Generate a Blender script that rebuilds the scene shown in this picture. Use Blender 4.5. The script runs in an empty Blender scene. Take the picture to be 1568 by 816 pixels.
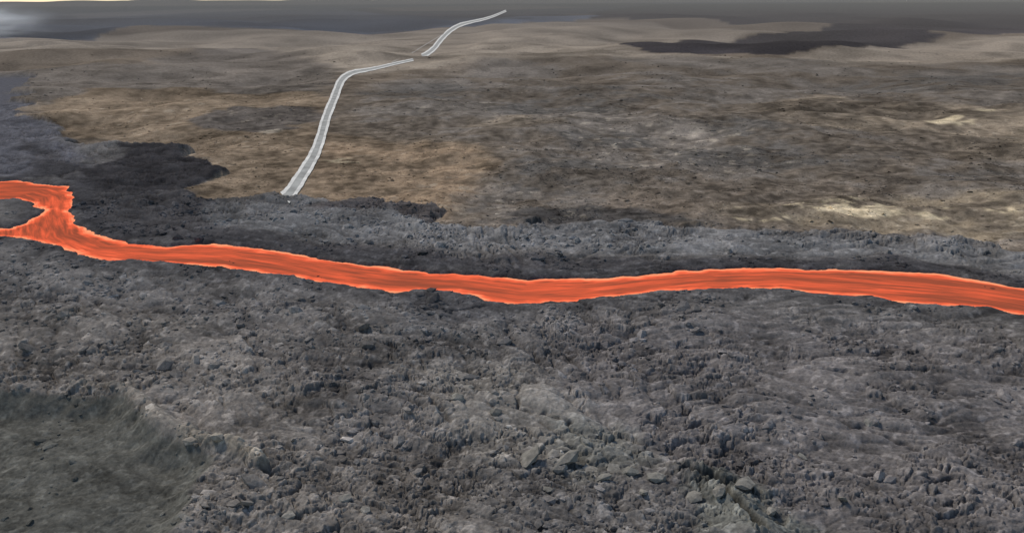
import bpy, bmesh, math, time
import numpy as np
from mathutils import Matrix, Vector
T0=time.time()
rng=np.random.default_rng(7)
scene=bpy.context.scene
# ------------------------------------------------------------------ camera
H=90.0; F=1231.0; PITCH=math.atan2(406.0,F); ROLL=math.radians(-0.3)
cp,sp=math.cos(PITCH),math.sin(PITCH)
fw=np.array([0,cp,-sp]); r0=np.array([1.0,0,0]); u0=np.array([0,sp,cp])
rt=r0*math.cos(ROLL)+u0*math.sin(ROLL); up=-r0*math.sin(ROLL)+u0*math.cos(ROLL)
cam_d=bpy.data.cameras.new("camera"); cam=bpy.data.objects.new("camera",cam_d)
scene.collection.objects.link(cam); scene.camera=cam
cam_d.sensor_fit='HORIZONTAL'; cam_d.angle=2*math.atan(784.0/F)
cam_d.clip_start=1.0; cam_d.clip_end=300000
M=Matrix(((rt[0],up[0],-fw[0],0),(rt[1],up[1],-fw[1],0),(rt[2],up[2],-fw[2],H),(0,0,0,1)))
cam.matrix_world=M

def G(pts,z=0.0):
    """image pixels projected through the camera onto the ground plane (pixels -> metres)"""
    p=np.asarray(pts,float)
    d=fw[None]*F+rt[None]*(p[:,0:1]-784)+up[None]*(408-p[:,1:2])
    dz=np.minimum(d[:,2],-1.2)
    t=(z-H)/dz
    return np.stack([d[:,0]*t,d[:,1]*t],1)

# ------------------------------------------------------------------ noise
ang=rng.random(256)*2*np.pi
GX=np.cos(ang).astype(np.float32); GY=np.sin(ang).astype(np.float32)
def hsh(ix,iy,seed):
    h=ix.astype(np.int64).astype(np.uint32)*np.uint32(374761393)+iy.astype(np.int64).astype(np.uint32)*np.uint32(668265263)+np.uint32((seed*2246822519)&0xffffffff)
    h=(h^(h>>np.uint32(13)))*np.uint32(1274126177)
    return h^(h>>np.uint32(16))
def perlin(x,y,seed=0):
    fx=np.floor(x); fy=np.floor(y); ax=(x-fx).astype(np.float32); ay=(y-fy).astype(np.float32)
    u=ax*ax*ax*(ax*(ax*6-15)+10); v=ay*ay*ay*(ay*(ay*6-15)+10)
    def g(i,j):
        k=hsh(fx+i,fy+j,seed)&np.uint32(255)
        return GX[k]*(ax-i)+GY[k]*(ay-j)
    a=g(0,0);b=g(1,0);c=g(0,1);d=g(1,1)
    a=a+(b-a)*u; c=c+(d-c)*u
    return (a+(c-a)*v)*1.5
def ss(a,b,x):
    t=np.clip((x-a)/(b-a),0,1); return t*t*(3-2*t)
def fbm(x,y,wl,n,gain=0.5,seed=0,sp=None,mode=0):
    s=np.zeros(x.shape,np.float32); a=1.0
    for i in range(n):
        w=wl/2**i
        q=perlin(x/w+13.7*i,y/w-7.1*i,seed+i)
        if mode==1: q=1-2*np.abs(q)*1.3
        if mode==2: q=np.sqrt(np.abs(q)*1.6+0.004)*1.6-1.0     # rounded lumps parted by creases
        if sp is not None: q=q*(1-ss(0.25,0.7,sp/w))
        s+=a*q; a*=gain
    return s
def worley(x,y,seed):
    fx=np.floor(x); fy=np.floor(y)
    d1=np.full(x.shape,9,np.float32); d2=d1.copy(); hh=np.zeros(x.shape,np.float32); rr=hh.copy()
    for i in(-1,0,1):
        for j in(-1,0,1):
            k=hsh(fx+i,fy+j,seed)
            px=(k&np.uint32(1023))/1023.0; py=((k>>np.uint32(10))&np.uint32(1023))/1023.0
            r=((k>>np.uint32(20))&np.uint32(255))/255.0
            ddx=(x-fx-i-px); ddy=(y-fy-j-py)
            d=(np.abs(ddx)**2+np.abs(ddy)**2).astype(np.float32)
            t=r*6.283*7
            hv=(r-0.5)*0.9+(np.cos(t)*ddx+np.sin(t)*ddy)*0.9
            m=d<d1
            d2=np.where(m,d1,np.minimum(d2,d)); hh=np.where(m,hv,hh); rr=np.where(m,r,rr); d1=np.where(m,d,d1)
    return hh.astype(np.float32),np.sqrt(d2)-np.sqrt(d1),rr
def sdf(px,py,poly,R=1e9,closed=True):
    P=np.asarray(poly); out=np.full(px.shape,float(R))
    m=(px>P[:,0].min()-R)&(px<P[:,0].max()+R)&(py>P[:,1].min()-R)&(py<P[:,1].max()+R)
    x=px[m];y=py[m]
    if x.size==0: return out
    d=np.full(x.shape,1e18); ins=np.zeros(x.shape,bool)
    n=len(P)
    for i in range(n if closed else n-1):
        a=P[i];b=P[(i+1)%n]; e=b-a; L=max(e@e,1e-9)
        t=np.clip(((x-a[0])*e[0]+(y-a[1])*e[1])/L,0,1)
        dd=(x-a[0]-t*e[0])**2+(y-a[1]-t*e[1])**2
        d=np.minimum(d,dd)
        if closed and a[1]!=b[1]:
            c=((a[1]>y)!=(b[1]>y))&(x<(b[0]-a[0])*(y-a[1])/(b[1]-a[1])+a[0])
            ins^=c
    d=np.sqrt(d); 
    if closed: d=np.where(ins,-d,d)
    out[m]=d
    return out

# ------------------------------------------------------------------ outlines in image pixels, projected to the ground
river_n=[(-160,276),(0,278),(28,276),(50,281),(100,285),(112,300),(108,325),(118,345),(150,360),(200,373),(260,377),(330,373),(420,383),(500,398),(600,411),(700,420),(800,427),(900,427),(980,422),(1080,412),(1150,410),(1250,412),(1350,414),(1420,417),(1500,430),(1568,440),(1800,478)]
river_s=[(1800,530),(1568,484),(1510,472),(1450,468),(1400,465),(1330,455),(1260,451),(1190,441),(1080,444),(990,449),(920,459),(850,463),(790,467),(740,458),(700,448),(640,446),(610,450),(560,442),(500,433),(430,422),(340,410),(250,402),(170,400),(130,394),(80,374),(30,364),(0,362),(-160,366)]
river_p=G(river_n+river_s)
island=G([(-160,303),(-5,306),(25,304),(38,308),(50,313),(66,321),(60,331),(40,340),(15,350),(-160,352)])
centre=G([(-160,300),(60,292),(85,300),(92,330),(100,360),(150,380),(250,388),(340,390),(430,402),(500,415),(600,429),(700,433),(800,446),(900,443),(980,436),(1080,428),(1190,426),(1300,433),(1420,442),(1500,452),(1568,462),(1800,505)])
road_c=[(436,304,21),(444,297,21),(462,270,19),(480,240,17),(490,215,15.5),(500,180,14),(512,150,13),(521,127,12),(530,117,10),(543,111,7.5),(560,108,6),(580,104,5),(605,98,4.5),(633,92,4)]
road_c2=[(646,86,6),(655,82,8),(665,74,8),(672,65,8),(680,56,7.5),(690,47,7),(704,39,6),(722,34,4.5),(740,30,4),(756,25,3.5),(775,17,3)]
road_line=G([(a,b) for a,b,_ in road_c]); road_line2=G([(a,b) for a,b,_ in road_c2])

# ------------------------------------------------------------------ ground grid
th=np.concatenate([np.radians(np.linspace(89,43,14)),np.radians(np.linspace(42,0.5,900))])
rad=H/np.tan(th)
rad=np.concatenate([rad,np.geomspace(rad[-1]*1.05,150000,40)])
fr=np.linspace(-43,43,1450)
az=np.radians(np.concatenate([np.linspace(-180,-44,45),fr,np.linspace(44,180,45)[:-1]]))
nr,na=len(rad),len(az)
RR,AA=np.meshgrid(rad,az,indexing='ij')
X=(RR*np.sin(AA)).ravel(); Y=(RR*np.cos(AA)).ravel(); D=RR.ravel()
spc=np.gradient(rad); SP=np.repeat(spc,na)
SP=np.maximum(SP,0.15)
N=X.size
def warp(x,y,d,spc,kmax,seed):
    wx=np.zeros(x.shape); wy=np.zeros(x.shape)
    for i in range(9):
        w=260/2**i
        f=(1-ss(0.25,0.8,spc/w*0.5))*(1-ss(0.05,0.14,w/d))
        if f.max()<=0: continue
        wx+=0.30*w*f*perlin(x/w,y/w,seed+i); wy+=0.30*w*f*perlin(x/w+50,y/w+9,seed+20+i)
    return wx,wy
wx,wy=warp(X,Y,np.maximum(D,1),SP,1e9,100); WX=X+wx; WY=Y+wy
near=(D<900)&(np.abs(AA.ravel())<math.radians(60))
w2x=np.zeros(N);w2y=np.zeros(N)
for i,w in enumerate((9,4.5,2.2,1.1)):
    w2x[near]+=0.2*w*perlin(X[near]/w,Y[near]/w,300+i); w2y[near]+=0.16*w*perlin(X[near]/w+5,Y[near]/w,310+i)
SR=np.maximum(sdf(X+w2x,Y+w2y,river_p,60),-sdf(X+w2x,Y+w2y,island,60))
print("river",time.time()-T0)

def lin(c):
    c=np.array(c)/255.0
    return np.where(c<0.04,c/12.92,((c+0.055)/1.055)**2.4)
GAIN=np.array([1.0,0.945,0.855])*1.22
COL=np.tile(lin((112,102,91)),(N,1))
n_big=fbm(X,Y,160,5,0.6,11,SP*0.8)
n_mid=fbm(X,Y,24,5,0.65,23,SP*0.8)
n_far=fbm(X,Y*0.6,900,6,0.6,41,SP)
def paint(poly,c,soft=1.0,op=1.0,gate=None,world=False):
    global COL
    P=poly if world else G(poly)
    s=sdf(WX,WY,P,R=min(20000,max(60,np.abs(P[:,1]).max()*0.05)))
    w=soft*(0.6+0.006*D)
    m=(1-ss(-w,w,s))*op
    if gate is not None: m=m*gate
    COL=COL*(1-m[:,None])+lin(c)[None]*m[:,None]
    return m
gate2=0.35+0.65*ss(-0.35,0.25,n_big+0.6*n_mid)
# heath
paint([(-300,62),(200,52),(500,50),(760,40),(1000,38),(1200,50),(950,68),(1000,84),(1180,86),(1440,62),(1568,62),(1800,70),(1800,95),(1300,100),(900,92),(700,100),(560,115),(450,110),(300,72),(0,90)],(140,130,118),2)
paint([(-100,110),(230,105),(300,75),(400,68),(470,88),(520,110),(500,140),(330,140),(60,165)],(108,101,94),2)
paint([(60,165),(150,142),(300,135),(480,140),(500,160),(470,200),(600,215),(740,225),(760,250),(720,290),(690,335),(560,315),(430,305),(300,300),(340,255),(280,222),(90,205)],(124,110,94),1.5)
paint([(560,130),(760,95),(1100,90),(1568,100),(1800,110),(1800,400),(1400,362),(1130,355),(830,345),(700,355),(690,320),(760,250),(740,225),(560,200),(525,170)],(104,98,92),5,1,gate2)
paint([(480,222),(600,216),(730,235),(745,262),(690,335),(560,312),(470,303)],(127,110,92),3,0.9,gate2)
paint([(290,185),(360,170),(480,163),(500,178),(440,200),(300,197)],(92,86,81),1)
paint([(1120,162),(1250,145),(1400,160),(1568,168),(1800,170),(1800,250),(1450,240),(1420,210),(1300,195),(1180,190)],(125,114,100),3,0.9,gate2)
paint([(1090,335),(1130,315),(1280,300),(1400,300),(1568,305),(1800,310),(1800,380),(1400,352),(1200,352)],(124,113,97),2,0.9,gate2)
paint([(700,190),(800,175),(850,190),(760,200)],(122,112,100),2,0.8)
paint([(950,300),(1100,320),(1080,340),(900,325)],(117,107,97),2,0.8)
for P in ([(740,160),(900,130),(1000,150),(940,170),(800,175)],[(1000,225),(1200,215),(1400,240),(1300,260),(1050,255)],[(1250,120),(1568,110),(1700,130),(1568,150),(1350,140)],[(760,255),(900,240),(1000,270),(950,295),(780,290)],[(560,140),(660,125),(740,135),(700,150),(600,155)],[(1050,185),(1180,178),(1250,205),(1150,215)],[(850,205),(980,200),(1000,220),(880,225)],[(1300,268),(1500,262),(1600,285),(1400,292)]):
    paint(P,(85,82,79),2.5,0.85,gate2)
paint([(800,322),(900,314),(980,327),(1100,347),(820,344),(780,346)],(73,71,70),1.5,0.9)
gate=ss(-0.1,0.3,n_mid+0.3*n_big+0.1)
for P in ([(1110,338),(1200,328),(1205,345),(1160,350)],[(1195,320),(1300,305),(1385,318),(1380,332),(1250,332)],[(1400,330),(1480,314),(1535,317),(1530,334),(1420,336)],[(1415,180),(1510,172),(1505,187),(1450,194)],[(490,248),(540,243),(545,250),(500,253)]):
    paint(P,(178,165,140),0.8,0.9,gate)
paint([(1055,192),(1080,194),(1086,212),(1068,210)],(150,142,132),1.5,0.6,gate)
s_pale=sdf(X,Y,G([(402,199),(425,198),(427,203),(407,205)]),60); mp=(1-ss(-2,5,s_pale+2.5*n_sm0 if False else s_pale))[:,None]*0.7; COL=COL*(1-mp)+lin((180,170,155))*mp
spk=ss(0.42,0.6,fbm(X,Y,9,3,0.7,57,SP*0.6))*(D>300)*ss(-0.2,0.3,n_big)
COL=COL*(1-0.3*spk[:,None])+lin((165,155,140))*0.3*spk[:,None]
n_sm=fbm(X,Y,7,3,0.7,58,SP*0.4)
v=np.clip(1+0.34*n_big+0.42*n_mid+0.28*n_far+0.36*n_sm,0.45,1.7)
veg=ss(0.05,0.35,fbm(X+0.3*wx,Y+0.3*wy,75,5,0.6,207,SP*0.7))
v*=1-0.22*veg
COL*=v[:,None]
# far flows
m1=paint([(-300,11),(0,9),(400,6.5),(780,4),(1000,3.2),(1300,1.5),(1300,24),(1060,27),(800,33),(720,41),(500,47),(200,47),(90,62),(-300,80)],(84,91,104),1)
m1b=paint([(-300,34),(0,30),(120,34),(300,22),(500,24),(780,20),(800,31),(720,39),(500,45),(200,46),(90,60),(-300,76)],(60,68,80),1.2,0.9)
m1c=paint([(520,14),(780,7),(1000,5),(1000,24),(800,28),(600,24)],(64,64,69),1,0.8)
paint([(560,12),(780,8),(900,12),(760,16),(600,18)],(124,116,110),2,0.8)
paint([(100,22),(300,14),(480,14),(300,20),(120,29)],(128,127,131),2,0.8)
paint([(860,22),(1000,20),(1060,26),(900,28)],(118,110,102),1,0.7)
m2=paint([(900,20),(1000,7),(1568,4),(2400,0),(2400,50),(1800,58),(1568,60),(1440,58),(1400,68),(1180,83),(1000,80),(945,70),(960,62),(1180,53),(1275,43),(1180,37),(1060,32),(920,30)],(60,57,60),0.8)
COL*=(1-0.45*m2*ss(1800,4000,D))[:,None]
far=(m1+m2)>0.3
COL[far]*=np.clip(1+0.8*n_far[far]+0.3*n_big[far],0.55,1.7)[:,None]
hz_=ss(20000,42000,D)[:,None]; COL=COL*(1-hz_)+lin((180,166,166))*hz_  # aerial haze put into the ground colour, fading it to pale pink far out
# main lava field
bnd=[(-1500,90),(-100,100),(0,115),(40,120),(40,150),(20,170),(80,190),(90,208),(130,222),(200,222),(230,220),(280,225),(285,240),(335,250),(335,270),(300,290),(290,302),(330,310),(400,303),(440,302),(500,308),(600,305),(610,315),(660,315),(680,330),(655,347),(700,352),(780,352),(830,342),(900,342),(960,344),(1080,350),(1130,354),(1200,358),(1300,356),(1400,361),(1500,369),(1568,385),(1800,410),(3000,480)]
bw=G(bnd); bw=np.vstack([bw,[[900,-900],[-3000,-900]]])
sL=sdf(WX,WY,bw,400)
LAVA=1-ss(-0.6-0.002*D,0.6+0.002*D,sL)
LC=np.tile(lin((99,97,96)),(N,1))
COL=COL*(1-LAVA[:,None])+LC*LAVA[:,None]
paint([(-800,110),(40,120),(30,170),(80,195),(130,240),(130,265),(60,272),(-800,272)],(90,90,95),2,1,LAVA)  # smoky blue-grey haze painted into the lava colour at the left
paint([(300,345),(330,318),(440,307),(600,315),(660,349),(780,354),(960,346),(1130,356),(1568,387),(1800,412),(1800,440),(1400,398),(1000,388),(700,382),(500,370)],(109,109,110),2,0.9,LAVA)
paint([(40,215),(130,262),(200,225),(280,222),(290,240),(338,250),(335,272),(290,300),(330,312),(320,345),(500,374),(700,392),(1000,396),(1400,400),(1568,425),(1800,460),(1800,478),(1568,440),(1420,417),(1080,412),(800,430),(420,385),(150,362),(112,320),(100,285),(40,270)],(69,68,70),1.5,0.9,LAVA)
paint([(130,262),(200,225),(280,222),(290,240),(338,250),(335,272),(290,298),(200,296),(120,285)],(54,53,55),1,0.95,LAVA)
paint([(470,318),(500,308),(600,305),(612,315),(660,315),(680,330),(655,347),(600,325)],(74,70,70),1,0.8,LAVA)
paint([(-400,470),(300,470),(560,520),(700,640),(760,850),(-400,850)],(112,108,104),8,0.8)
paint([(820,500),(1100,480),(1568,520),(2000,560),(2000,900),(1250,860),(900,700)],(99,96,96),8,0.8)
paint([(620,560),(800,560),(900,640),(860,720),(700,700)],(114,111,107),5,0.8)
paint([(300,470),(420,460),(640,600),(700,720),(560,680),(420,560)],(88,86,86),8,0.6)
paint([(600,455),(760,460),(780,500),(640,500)],(70,71,75),4,0.6)
paint([(1040,728),(1110,722),(1180,770),(1300,830),(1080,830)],(104,106,102),2,0.8)
paint([(840,650),(960,650),(1010,720),(880,740)],(112,113,109),3,0.7)
basin_p=G([(-300,600),(60,598),(190,600),(215,625),(250,660),(300,682),(332,694),(322,722),(300,750),(292,800),(220,850),(-300,900)])
sB=sdf(X+wx*0.35+w2x*0.5,Y+wy*0.35+w2y*0.5,basin_p,60)
BAS=(1-ss(-2.0,0.5,sB))
BD=1-ss(-7,0.3,sB)
c_b=lin((84,84,80)); COL=COL*(1-BAS[:,None])+c_b*BAS[:,None]
ridge_p=G([(120,588),(195,597),(240,645),(300,676),(345,688),(375,700),(400,712)])
drdA=sdf(X+w2x*0.6,Y+w2y*0.6,ridge_p,20,False)
spur=G([(285,672),(345,688),(375,700),(402,713)]); dsp=sdf(X+w2x*0.6,Y+w2y*0.6,spur,20,False)
ml=((1-ss(0.5,2.6,drdA))*0.35+(1-ss(0.8,2.6,dsp))*0.6)[:,None]; COL=COL*(1-ml)+lin((134,128,119))*ml  # rim and spur painted paler so they look lit, besides their relief
bank=(1-ss(3,16,SR))*LAVA
COL=COL*(1-bank[:,None]*0.6)+lin((60,60,63))*bank[:,None]*0.6
print("paint",time.time()-T0)

# ------------------------------------------------------------------ relief
Z=np.zeros(N)
sRoad=np.minimum(sdf(X,Y,road_line,400,False),sdf(X,Y,road_line2,400,False))
roadf=ss(6+0.004*D,60+0.03*D,sRoad)
hz=np.zeros(N)
for i in range(9):
    w=600/2**i
    f=(1-ss(0.25,0.7,SP/w))*(1-ss(0.15,0.5,w/np.maximum(D,1)))
    hz+=0.05*w*f*perlin(X/w+3.3,Y/w,500+i)*(1 if w>20 else 1.6)
Z+=hz*(1-LAVA)*roadf*0.85
Z+=ss(45000,75000,D)*(300+220*perlin(AA.ravel()*9,D/60000,903)+90*perlin(AA.ravel()*31,D/60000,904))
L=(LAVA>0.01)&near
x=X[L];y=Y[L];sp_=SP[L]
q=fbm(x,y,70,3,0.5,61)
def rot(a): return x*math.cos(a)+y*math.sin(a),-x*math.sin(a)+y*math.cos(a)+8*q
xr,yr=rot(math.radians(-4)); xl_,yl_=rot(math.radians(-38))
side=ss(-10,50,x+0.15*(y-180)+14*perlin(x/40,y/40,66))
lower=ss(235,150,y+10*q)
macro=1.8*fbm(x/1.6,y,46,3,0.5,71)
xf=xr*side+xl_*(1-side); yf=yr*side+yl_*(1-side)
lobe=fbm(xf/2.4,yf,21,3,0.5,171,mode=2)
def bil(xx,yy,seed):
    wxx=0.25*perlin(xx/7,yy/4,seed+50)
    return fbm(xx/2.8+2*wxx,yy+1.5*wxx,6.5,4,0.58,seed,sp_*0.8,mode=2)
bR=bil(xr,yr,81); bL=bil(xl_,yl_,87)
bill=bL*(1-side)+bR*side
wr=0.5*perlin(x/2.3,y/2.3,5)+0.25*perlin(x/.9,y/.9,15); wr2=0.5*perlin(x/2.3+9,y/2.3,6)+0.25*perlin(x/.9,y/.9,16)
ww=1.2*perlin(x/9,y/9,25); ww2=1.2*perlin(x/9+4,y/9,26)
h1,e1,r1=worley(x/8+wr*.4+ww*.5,y/5.5+wr2*.4+ww2*.5,9)
h3,e3,r3=worley(x/3.6+wr*.7+ww,y/2.3+wr2*.7+ww2,29)
h2,e2,r2=worley(x/1.4+wr+ww,y/1.0+wr2+ww2,19)
pa=ss(-0.1,0.55,fbm(x,y,30,4,0.6,91)+0.35*(1-side)*lower)
pb=ss(-0.15,0.3,fbm(x,y,55,3,0.6,191)+0.3*np.exp(-((x-15)/30)**2-((y-135)/30)**2))
fine=fbm(x,y,0.9,2,0.6,95,sp_)
det=(1-ss(0.3,0.9,sp_))
rough=(1-BAS[L])
rel=macro+(0.3+0.7*rough)*(0.9*lobe*(0.4+0.6*rough)+0.55*bill*(1-0.3*pa)+pb*(1.0*h1-0.7*(1-ss(0,0.10,e1)))*(0.3+0.7*rough)+pa*(0.65*h3-0.38*(1-ss(0,0.16,e3)))+(0.08+0.24*pa)*h2*det+0.09*fine)
srl=SR[L]
fade=0.25+0.75*ss(2,22,srl)
z=rel*fade+0.65+0.6*np.exp(-((srl-5)/4)**2)+1.3*np.exp(-((sL[L]+6)/5)**2)*(1-np.exp(-(srl/14)**2))
z+= -3.6*BD[L]
z+=0.4*fbm(x,y,12,5,0.6,97)*BAS[L]
cr=G([(1050,730),(1085,742),(1108,758),(1120,780),(1145,800),(1160,825)])
wxl=w2x[L]*0.8;wyl=w2y[L]*0.8
dcr=sdf(x+wxl,y+wyl,cr,12,False); z-=3.8*(1-ss(0.2,1.3,dcr)); z+=1.8*np.exp(-(dcr/4)**2)
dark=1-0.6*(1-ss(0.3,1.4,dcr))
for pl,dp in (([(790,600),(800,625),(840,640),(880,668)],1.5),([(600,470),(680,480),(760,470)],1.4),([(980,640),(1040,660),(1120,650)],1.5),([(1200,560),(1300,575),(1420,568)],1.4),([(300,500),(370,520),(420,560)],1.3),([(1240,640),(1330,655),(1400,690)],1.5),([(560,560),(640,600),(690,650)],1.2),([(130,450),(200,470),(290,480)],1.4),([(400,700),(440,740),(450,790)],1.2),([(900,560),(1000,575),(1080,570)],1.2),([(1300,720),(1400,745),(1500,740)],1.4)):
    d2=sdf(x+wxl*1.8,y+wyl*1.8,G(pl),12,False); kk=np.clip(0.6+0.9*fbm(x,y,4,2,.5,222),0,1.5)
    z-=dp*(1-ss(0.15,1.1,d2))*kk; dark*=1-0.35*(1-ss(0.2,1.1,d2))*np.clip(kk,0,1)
drd=drdA[L]; z+=2.0*np.exp(-(drd/2.2)**2)+1.2*np.exp(-(dsp[L]/2)**2)
Z[L]=Z[L]*(1-LAVA[L])+z*LAVA[L]
chan=ss(-1.2,0.9,SR)
Z=np.where(SR<55,Z*chan-1.8*(1-chan),Z)
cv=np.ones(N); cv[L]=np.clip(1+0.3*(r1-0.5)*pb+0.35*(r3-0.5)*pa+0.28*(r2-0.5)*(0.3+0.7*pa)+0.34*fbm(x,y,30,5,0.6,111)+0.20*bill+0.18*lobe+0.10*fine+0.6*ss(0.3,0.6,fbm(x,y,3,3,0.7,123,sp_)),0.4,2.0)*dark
cv[L]=1+(cv[L]-1)*(1-0.3*BAS[L])
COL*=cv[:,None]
print("relief",time.time()-T0)

def make_mesh(name,co,faces,smooth=True):
    me=bpy.data.meshes.new(name)
    me.vertices.add(len(co)); me.vertices.foreach_set("co",np.asarray(co,np.float32).ravel())
    k=faces.shape[1]; nf=len(faces)
    me.loops.add(nf*k); me.loops.foreach_set("vertex_index",faces.astype(np.int32).ravel())
    me.polygons.add(nf); me.polygons.foreach_set("loop_start",np.arange(nf,dtype=np.int32)*k)
    me.update(calc_edges=True)
    me.polygons.foreach_set("use_smooth",np.full(nf,smooth))
    ob=bpy.data.objects.new(name,me); scene.collection.objects.link(ob)
    return ob
def col_attr(me,name,c):
    a=me.attributes.new(name,'FLOAT_COLOR','POINT')
    a.data.foreach_set("color",np.concatenate([c,np.ones((len(c),1))],1).astype(np.float32).ravel())
def f_attr(me,name,v):
    a=me.attributes.new(name,'FLOAT','POINT'); a.data.foreach_set("value",np.asarray(v,np.float32))

idx=np.arange(nr*na).reshape(nr,na)
a=idx[:-1,:]; b=np.roll(idx,-1,1)[:-1,:]; c=np.roll(idx,-1,1)[1:,:]; d=idx[1:,:]
faces=np.stack([a,d,c,b],-1).reshape(-1,4)
ground=make_mesh("lava_field_ground",np.stack([X,Y,Z],1),faces)
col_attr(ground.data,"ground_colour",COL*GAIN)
f_attr(ground.data,"rocky",np.clip(LAVA*(1-0.4*BAS),0,1))
print("ground",time.time()-T0)

# ------------------------------------------------------------------ materials
def nt(name):
    m=bpy.data.materials.new(name); m.use_nodes=True; t=m.node_tree; t.nodes.clear(); return m,t
def nd(t,k,**kw):
    n=t.nodes.new(k)
    for a_,v_ in kw.items(): setattr(n,a_,v_)
    return n
def ground_mat():
    m,t=nt("volcanic_ground"); L_=t.links.new
    out=nd(t,'ShaderNodeOutputMaterial'); b=nd(t,'ShaderNodeBsdfDiffuse'); L_(b.outputs[0],out.inputs[0])
    b.inputs['Roughness'].default_value=0.3
    at=nd(t,'ShaderNodeAttribute',attribute_name="ground_colour")
    rk=nd(t,'ShaderNodeAttribute',attribute_name="rocky")
    tc=nd(t,'ShaderNodeTexCoord')
    n1=nd(t,'ShaderNodeTexNoise'); n1.inputs['Scale'].default_value=1.1; n1.inputs['Detail'].default_value=6; n1.inputs['Roughness'].default_value=0.7
    n2=nd(t,'ShaderNodeTexNoise'); n2.inputs['Scale'].default_value=0.22; n2.inputs['Detail'].default_value=5
    L_(tc.outputs['Object'],n1.inputs['Vector']); L_(tc.outputs['Object'],n2.inputs['Vector'])
    mr=nd(t,'ShaderNodeMapRange'); L_(n1.outputs['Fac'],mr.inputs[0]); mr.inputs[1].default_value=.3; mr.inputs[2].default_value=.7; mr.inputs[3].default_value=.62; mr.inputs[4].default_value=1.38
    mr2=nd(t,'ShaderNodeMapRange'); L_(n2.outputs['Fac'],mr2.inputs[0]); mr2.inputs[1].default_value=.3; mr2.inputs[2].default_value=.7; mr2.inputs[3].default_value=.8; mr2.inputs[4].default_value=1.2
    mm=nd(t,'ShaderNodeMath',operation='MULTIPLY'); L_(mr.outputs[0],mm.inputs[0]); L_(mr2.outputs[0],mm.inputs[1])
    vm=nd(t,'ShaderNodeVectorMath',operation='SCALE'); L_(at.outputs['Color'],vm.inputs[0]); L_(mm.outputs[0],vm.inputs['Scale'])
    L_(vm.outputs[0],b.inputs['Color'])
    bp=nd(t,'ShaderNodeBump'); bp.inputs['Distance'].default_value=0.4
    st=nd(t,'ShaderNodeMapRange'); L_(rk.outputs['Fac'],st.inputs[0]); st.inputs[3].default_value=.25; st.inputs[4].default_value=.75
    L_(st.outputs[0],bp.inputs['Strength']); L_(n1.outputs['Fac'],bp.inputs['Height']); L_(bp.outputs[0],b.inputs['Normal'])
    return m
gm=ground_mat(); ground.data.materials.append(gm)

# ------------------------------------------------------------------ lava river
sel=(SR<2.5)&near
nz=np.zeros(N,np.int64)-1; ids=np.where(sel)[0]; nz[ids]=np.arange(len(ids))
ff=nz[faces]; ff=ff[(ff>=0).all(1)]
x=X[ids];y=Y[ids]
best=np.full(x.shape,1e18); S=np.zeros(x.shape); Tt=np.zeros(x.shape); acc=0
for i in range(len(centre)-1):
    A=centre[i];B=centre[i+1];e=B-A;Ln=np.sqrt(e@e)
    t=np.clip(((x-A[0])*e[0]+(y-A[1])*e[1])/Ln**2,0,1)
    dx=x-A[0]-t*e[0];dy=y-A[1]-t*e[1]; dd=dx*dx+dy*dy; m=dd<best
    sd=np.sign(e[0]*(y-A[1])-e[1]*(x-A[0]))
    best=np.where(m,dd,best);S=np.where(m,acc+t*Ln,S);Tt=np.where(m,sd*np.sqrt(dd),Tt); acc+=Ln
zr=-0.15+0.12*perlin(S/9,Tt/1.6,700)+0.06*perlin(S/3,Tt/0.8,701)
river=make_mesh("lava_river",np.stack([x,y,zr],1),ff)
f_attr(river.data,"flow_s",S); f_attr(river.data,"flow_t",Tt); f_attr(river.data,"shore",-SR[ids])
f_attr(river.data,"heat",ss(-120,60,x)*0.09+0.03*ss(0,120,x)-0.055+0.05*perlin(S/60,Tt/30,710))
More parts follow.
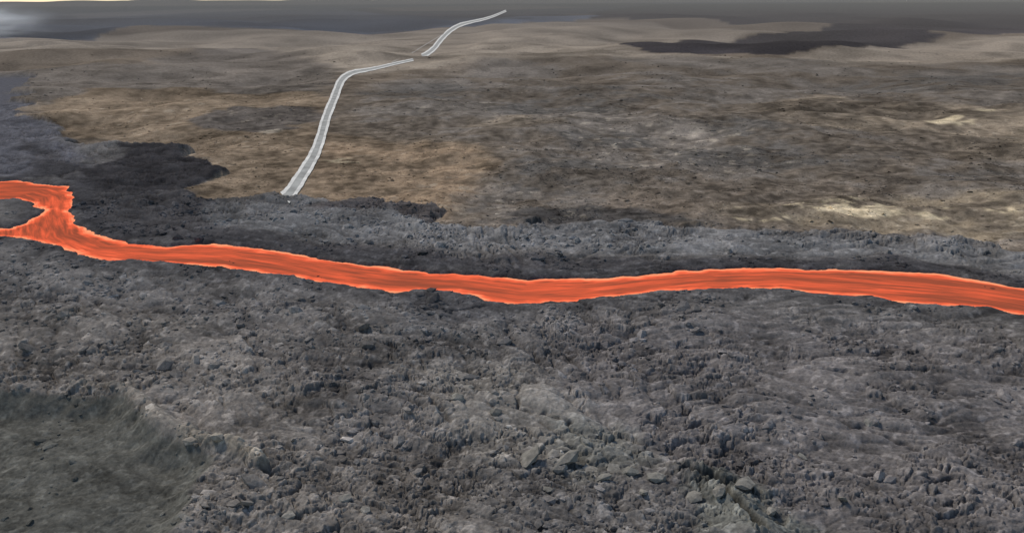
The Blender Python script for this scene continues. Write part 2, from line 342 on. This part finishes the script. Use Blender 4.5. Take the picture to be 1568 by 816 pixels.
def lava_mat():
    m,t=nt("molten_lava"); L_=t.links.new
    out=nd(t,'ShaderNodeOutputMaterial'); b=nd(t,'ShaderNodeBsdfPrincipled'); L_(b.outputs[0],out.inputs[0])
    s=nd(t,'ShaderNodeAttribute',attribute_name="flow_s"); tt=nd(t,'ShaderNodeAttribute',attribute_name="flow_t"); sh=nd(t,'ShaderNodeAttribute',attribute_name="shore"); he=nd(t,'ShaderNodeAttribute',attribute_name="heat")
    def noise(ss_,ts,det,off):
        a_=nd(t,'ShaderNodeMath',operation='MULTIPLY'); a_.inputs[1].default_value=ss_; L_(s.outputs['Fac'],a_.inputs[0])
        c_=nd(t,'ShaderNodeMath',operation='MULTIPLY'); c_.inputs[1].default_value=ts; L_(tt.outputs['Fac'],c_.inputs[0])
        cx=nd(t,'ShaderNodeCombineXYZ'); L_(a_.outputs[0],cx.inputs[0]); L_(c_.outputs[0],cx.inputs[1]); cx.inputs[2].default_value=off
        n=nd(t,'ShaderNodeTexNoise'); n.inputs['Scale'].default_value=1; n.inputs['Detail'].default_value=det; n.inputs['Roughness'].default_value=.6
        n.inputs['Distortion'].default_value=0.4
        L_(cx.outputs[0],n.inputs['Vector']); return n
    na_=noise(0.014,0.16,4,0); nb=noise(0.06,0.6,6,5)
    add=nd(t,'ShaderNodeMath',operation='MULTIPLY_ADD'); L_(nb.outputs['Fac'],add.inputs[0]); add.inputs[1].default_value=0.8; L_(na_.outputs['Fac'],add.inputs[2])
    e=nd(t,'ShaderNodeMapRange'); L_(sh.outputs['Fac'],e.inputs[0]); e.inputs[1].default_value=0.4; e.inputs[2].default_value=4.0; e.inputs[3].default_value=.30; e.inputs[4].default_value=-.22
    ad2=nd(t,'ShaderNodeMath',operation='ADD'); L_(add.outputs[0],ad2.inputs[0]); L_(e.outputs[0],ad2.inputs[1])
    ad3=nd(t,'ShaderNodeMath',operation='ADD'); L_(ad2.outputs[0],ad3.inputs[0]); L_(he.outputs['Fac'],ad3.inputs[1])
    r=nd(t,'ShaderNodeValToRGB'); cr_=r.color_ramp
    sc=nd(t,'ShaderNodeMath',operation='MULTIPLY'); sc.inputs[1].default_value=0.8; L_(ad3.outputs[0],sc.inputs[0])
    cr_.elements[0].position=0.45; cr_.elements[0].color=(0.30,0.068,0.034,1)
    cr_.elements[1].position=0.98; cr_.elements[1].color=(1.0,0.36,0.18,1)
    k=cr_.elements.new(0.56); k.color=(0.50,0.090,0.040,1)
    k=cr_.elements.new(0.67); k.color=(0.76,0.115,0.048,1)
    k=cr_.elements.new(0.80); k.color=(1.0,0.165,0.070,1)
    L_(sc.outputs[0],r.inputs[0])
    L_(r.outputs[0],b.inputs['Emission Color']); b.inputs['Emission Strength'].default_value=1.0
    b.inputs['Base Color'].default_value=(0.02,0.01,0.008,1); b.inputs['Roughness'].default_value=0.7; b.inputs['Specular IOR Level'].default_value=0.0
    bp=nd(t,'ShaderNodeBump'); bp.inputs['Distance'].default_value=0.3; bp.inputs['Strength'].default_value=.5; L_(nb.outputs['Fac'],bp.inputs['Height']); L_(bp.outputs[0],b.inputs['Normal'])
    return m
river.data.materials.append(lava_mat())

# ------------------------------------------------------------------ road
def strip(name,pts,zoff,lo=-0.5,hi=0.5):
    p=np.array(pts,float); q=[]
    P=np.vstack([p[0]*2-p[1],p,p[-1]*2-p[-2]])
    for i in range(1,len(P)-2):
        for t in np.linspace(0,1,12,endpoint=False):
            q.append(0.5*((2*P[i])+(-P[i-1]+P[i+1])*t+(2*P[i-1]-5*P[i]+4*P[i+1]-P[i+2])*t*t+(-P[i-1]+3*P[i]-3*P[i+1]+P[i+2])*t**3))
    q.append(P[-2]); q=np.array(q)
    g=np.gradient(q[:,:2],axis=0); g/=np.linalg.norm(g,axis=1)[:,None]
    nrm=np.stack([-g[:,1],g[:,0]],1)
    kk=np.arange(len(q))
    wd=q[:,2]*(1+0.04*np.sin(kk*0.7)+0.03*np.sin(kk*1.9+1))
    a_=G(q[:,:2]+nrm*(wd*lo)[:,None]); b_=G(q[:,:2]+nrm*(wd*hi)[:,None])
    n=len(q); co=np.zeros((2*n,3)); co[0::2,:2]=a_; co[1::2,:2]=b_; co[:,2]=zoff
    k=np.arange(n-1)*2; f=np.stack([k,k+1,k+3,k+2],1)
    return make_mesh(name,co,f,False)
def simple_mat(name,c,var=0.15,sc=0.4):
    m,t=nt(name); L_=t.links.new
    out=nd(t,'ShaderNodeOutputMaterial'); b=nd(t,'ShaderNodeBsdfDiffuse'); L_(b.outputs[0],out.inputs[0])
    tc=nd(t,'ShaderNodeTexCoord'); n=nd(t,'ShaderNodeTexNoise'); n.inputs['Scale'].default_value=sc; n.inputs['Detail'].default_value=5; L_(tc.outputs['Object'],n.inputs['Vector'])
    r=nd(t,'ShaderNodeMapRange'); L_(n.outputs['Fac'],r.inputs[0]); r.inputs[1].default_value=.3; r.inputs[2].default_value=.7; r.inputs[3].default_value=1-var; r.inputs[4].default_value=1+var
    v_=nd(t,'ShaderNodeVectorMath',operation='SCALE'); v_.inputs[0].default_value=c; L_(r.outputs[0],v_.inputs['Scale']); L_(v_.outputs[0],b.inputs['Color'])
    return m
asph=simple_mat("worn_asphalt",(0.33,0.32,0.285),0.25,0.12); white=simple_mat("pale_gravel_shoulder",(0.62,0.59,0.52),0.22,0.1)
for k,pts in enumerate((road_c,road_c2)):
    rd=strip("road",pts,0.35); rd.data.materials.append(asph)
    for nm,lo,hi in(("shoulder_a",-0.5,-0.25),("shoulder_b",0.24,0.5)):
        sh_=strip(nm,pts,0.42,lo,hi); sh_.data.materials.append(white); sh_.parent=rd
trk=strip("dirt_track",[(600,96,1.4),(625,85,1.4),(645,73,1.2),(660,64,1.2),(680,52,1)],0.5); trk.data.materials.append(simple_mat("track_dirt",(0.36,0.32,0.27)))

# ------------------------------------------------------------------ rubble
base=np.array([(0,0,-1),(.72,-.53,-.45),(-.28,-.85,-.45),(-.89,0,-.45),(-.28,.85,-.45),(.72,.53,-.45),(.28,-.85,.45),(-.72,-.53,.45),(-.72,.53,.45),(.28,.85,.45),(.89,0,.45),(0,0,1)])
tri=np.array([(0,1,2),(1,0,5),(0,2,3),(0,3,4),(0,4,5),(1,5,10),(2,1,6),(3,2,7),(4,3,8),(5,4,9),(1,10,6),(2,6,7),(3,7,8),(4,8,9),(5,9,10),(6,10,11),(7,6,11),(8,7,11),(9,8,11),(10,9,11)])
def rocks(name,px,py,pz,size,colr,flat=1.0,rocky=1.0):
    n=len(px); v=np.repeat(base[None],n,0)*(1+rng.uniform(-.32,.32,(n,12,1)))
    sc=np.stack([rng.uniform(.8,1.6,n),rng.uniform(.6,1.1,n),rng.uniform(.35,.8,n)*flat],1)*size[:,None]
    v=v*sc[:,None,:]
    tl=rng.normal(0,.3,n); ct,st=np.cos(tl),np.sin(tl)
    x_=v[:,:,0]*ct[:,None]-v[:,:,2]*st[:,None]; z_=v[:,:,0]*st[:,None]+v[:,:,2]*ct[:,None]
    a_=rng.uniform(0,6.283,n); ca,sa=np.cos(a_),np.sin(a_)
    X_=x_*ca[:,None]-v[:,:,1]*sa[:,None]+px[:,None]; Y_=x_*sa[:,None]+v[:,:,1]*ca[:,None]+py[:,None]; Z_=z_+pz[:,None]
    co=np.stack([X_,Y_,Z_],-1).reshape(-1,3)
    f=(tri[None]+np.arange(n)[:,None,None]*12).reshape(-1,3)
    ob=make_mesh(name,co,f,False); col_attr(ob.data,"ground_colour",np.repeat(colr,12,0)); f_attr(ob.data,"rocky",np.full(n*12,rocky)); ob.data.materials.append(gm); return ob
clus=fbm(X[near],Y[near],22,4,0.6,801)
wgt=np.zeros(N); wgt[near]=ss(0.0,0.6,clus+0.25*(X[near]<20))*SP[near]*D[near]
wgt*=(LAVA>0.95)*(SR>3)*(1-0.8*BAS)*(D<420)*(D>100)
wgt/=wgt.sum()
ch=rng.choice(N,13000,replace=False,p=wgt)
sz=np.clip(rng.lognormal(-1.1,0.7,len(ch)),0.12,2.2)
cc=COL[ch]*GAIN*rng.uniform(.9,1.4,(len(ch),1))
rocks("lava_rubble",X[ch],Y[ch],Z[ch]-0.05*sz,sz,cc)
wg=((LAVA<0.05)&(D>320)&(D<1800)&(np.abs(AA.ravel())<math.radians(42))).astype(float)*(0.12+veg+ss(0,0.5,n_mid)*0.7)*(sRoad>12+0.005*D)
wg/=wg.sum(); ch=rng.choice(N,20000,replace=False,p=wg)
sz=np.clip(rng.lognormal(-0.3,0.5,len(ch)),0.3,2.5)*(0.45+D[ch]*0.0005)
kind=rng.random(len(ch))<0.3
cc=COL[ch]*GAIN*np.where(kind,rng.uniform(1.2,1.7,len(ch)),rng.uniform(.62,.95,len(ch)))[:,None]
rocks("heath_scrub",X[ch],Y[ch],Z[ch]-0.1*sz,sz,cc,0.6,0.3)
spots=[(812,712,2.3),(868,712,2.0),(905,716,1.6),(940,722,1.6),(965,735,1.5),(860,690,1.4),(1005,745,1.6),(1060,770,1.8),(1100,775,1.6),(925,745,1.3),(985,765,1.3),(1140,760,1.6),(700,620,1.2),(720,600,1.0),(760,640,1.2),(530,770,1.2),(560,790,1.0),(440,790,1.3),(1180,790,1.3),(840,760,1.0),(1230,700,1.2),(1330,650,1.0),(1290,775,1.0)]
P=G([(a_,b_) for a_,b_,_ in spots]); zz=[]
for p in P:
    k=np.argmin((X-p[0])**2+(Y-p[1])**2); zz.append(Z[k])
szz=np.array([s_ for *_,s_ in spots])
rocks("boulders",P[:,0],P[:,1],np.array(zz)+0.2*szz,szz*1.1,np.tile(lin((124,122,117))*GAIN,(len(P),1))*rng.uniform(.85,1.15,(len(P),1)),0.8)
P=G([(357,402),(352,400),(487,422),(492,424),(1520,441),(1508,438)]); s_=np.array([.7,.4,.7,.4,.8,.5])
rocks("floating_crust",P[:,0],P[:,1],np.full(len(P),-0.25),s_,np.tile([[.09,.04,.03]],(len(P),1)),0.6)

# ------------------------------------------------------------------ steam drifting on the far left (soft-edged volume)
p0=G([(-30,60)])[0]
bm=bmesh.new(); bmesh.ops.create_icosphere(bm,subdivisions=4,radius=1)
me=bpy.data.meshes.new("steam_plume"); bm.to_mesh(me); bm.free()
st=bpy.data.objects.new("steam_plume",me); scene.collection.objects.link(st)
st.location=(p0[0]-60,p0[1],42); st.scale=(300,300,75)
m,t=nt("steam"); out=nd(t,'ShaderNodeOutputMaterial'); vs=nd(t,'ShaderNodeVolumeScatter'); t.links.new(vs.outputs[0],out.inputs['Volume'])
vs.inputs['Color'].default_value=(.97,.97,.98,1); vs.inputs['Anisotropy'].default_value=0.6
tc=nd(t,'ShaderNodeTexCoord'); gr=nd(t,'ShaderNodeTexGradient',gradient_type='QUADRATIC_SPHERE'); t.links.new(tc.outputs['Object'],gr.inputs['Vector'])
ns=nd(t,'ShaderNodeTexNoise'); ns.inputs['Scale'].default_value=2.2; ns.inputs['Detail'].default_value=4; t.links.new(tc.outputs['Object'],ns.inputs['Vector'])
mr=nd(t,'ShaderNodeMapRange'); t.links.new(ns.outputs['Fac'],mr.inputs[0]); mr.inputs[1].default_value=.42; mr.inputs[2].default_value=.68; mr.inputs[3].default_value=0; mr.inputs[4].default_value=0.016
mu=nd(t,'ShaderNodeMath',operation='MULTIPLY'); t.links.new(gr.outputs['Fac'],mu.inputs[0]); t.links.new(mr.outputs[0],mu.inputs[1]); t.links.new(mu.outputs[0],vs.inputs['Density'])
me.materials.append(m)

# ------------------------------------------------------------------ light
SUN_EL=math.radians(48); SUN_AZ=math.radians(-50)
w=bpy.data.worlds.new("World"); scene.world=w; w.use_nodes=True; t=w.node_tree
bg=t.nodes['Background']; sky=t.nodes.new('ShaderNodeTexSky'); sky.sky_type='NISHITA'; sky.sun_disc=False
sky.sun_elevation=SUN_EL; sky.sun_rotation=SUN_AZ; sky.dust_density=0.6; sky.air_density=1.0
t.links.new(sky.outputs[0],bg.inputs[0]); bg.inputs[1].default_value=0.14
sl=bpy.data.lights.new("sun","SUN"); sl.energy=2.9; sl.angle=math.radians(9); sl.color=(1,.93,.84)
so=bpy.data.objects.new("sun",sl); scene.collection.objects.link(so)
dv=np.array([math.sin(SUN_AZ)*math.cos(SUN_EL),math.cos(SUN_AZ)*math.cos(SUN_EL),math.sin(SUN_EL)])
so.rotation_euler=Vector(dv).to_track_quat('Z','Y').to_euler()
scene.view_settings.view_transform='Standard'; scene.view_settings.look='None'; scene.view_settings.exposure=0
print("done",time.time()-T0)
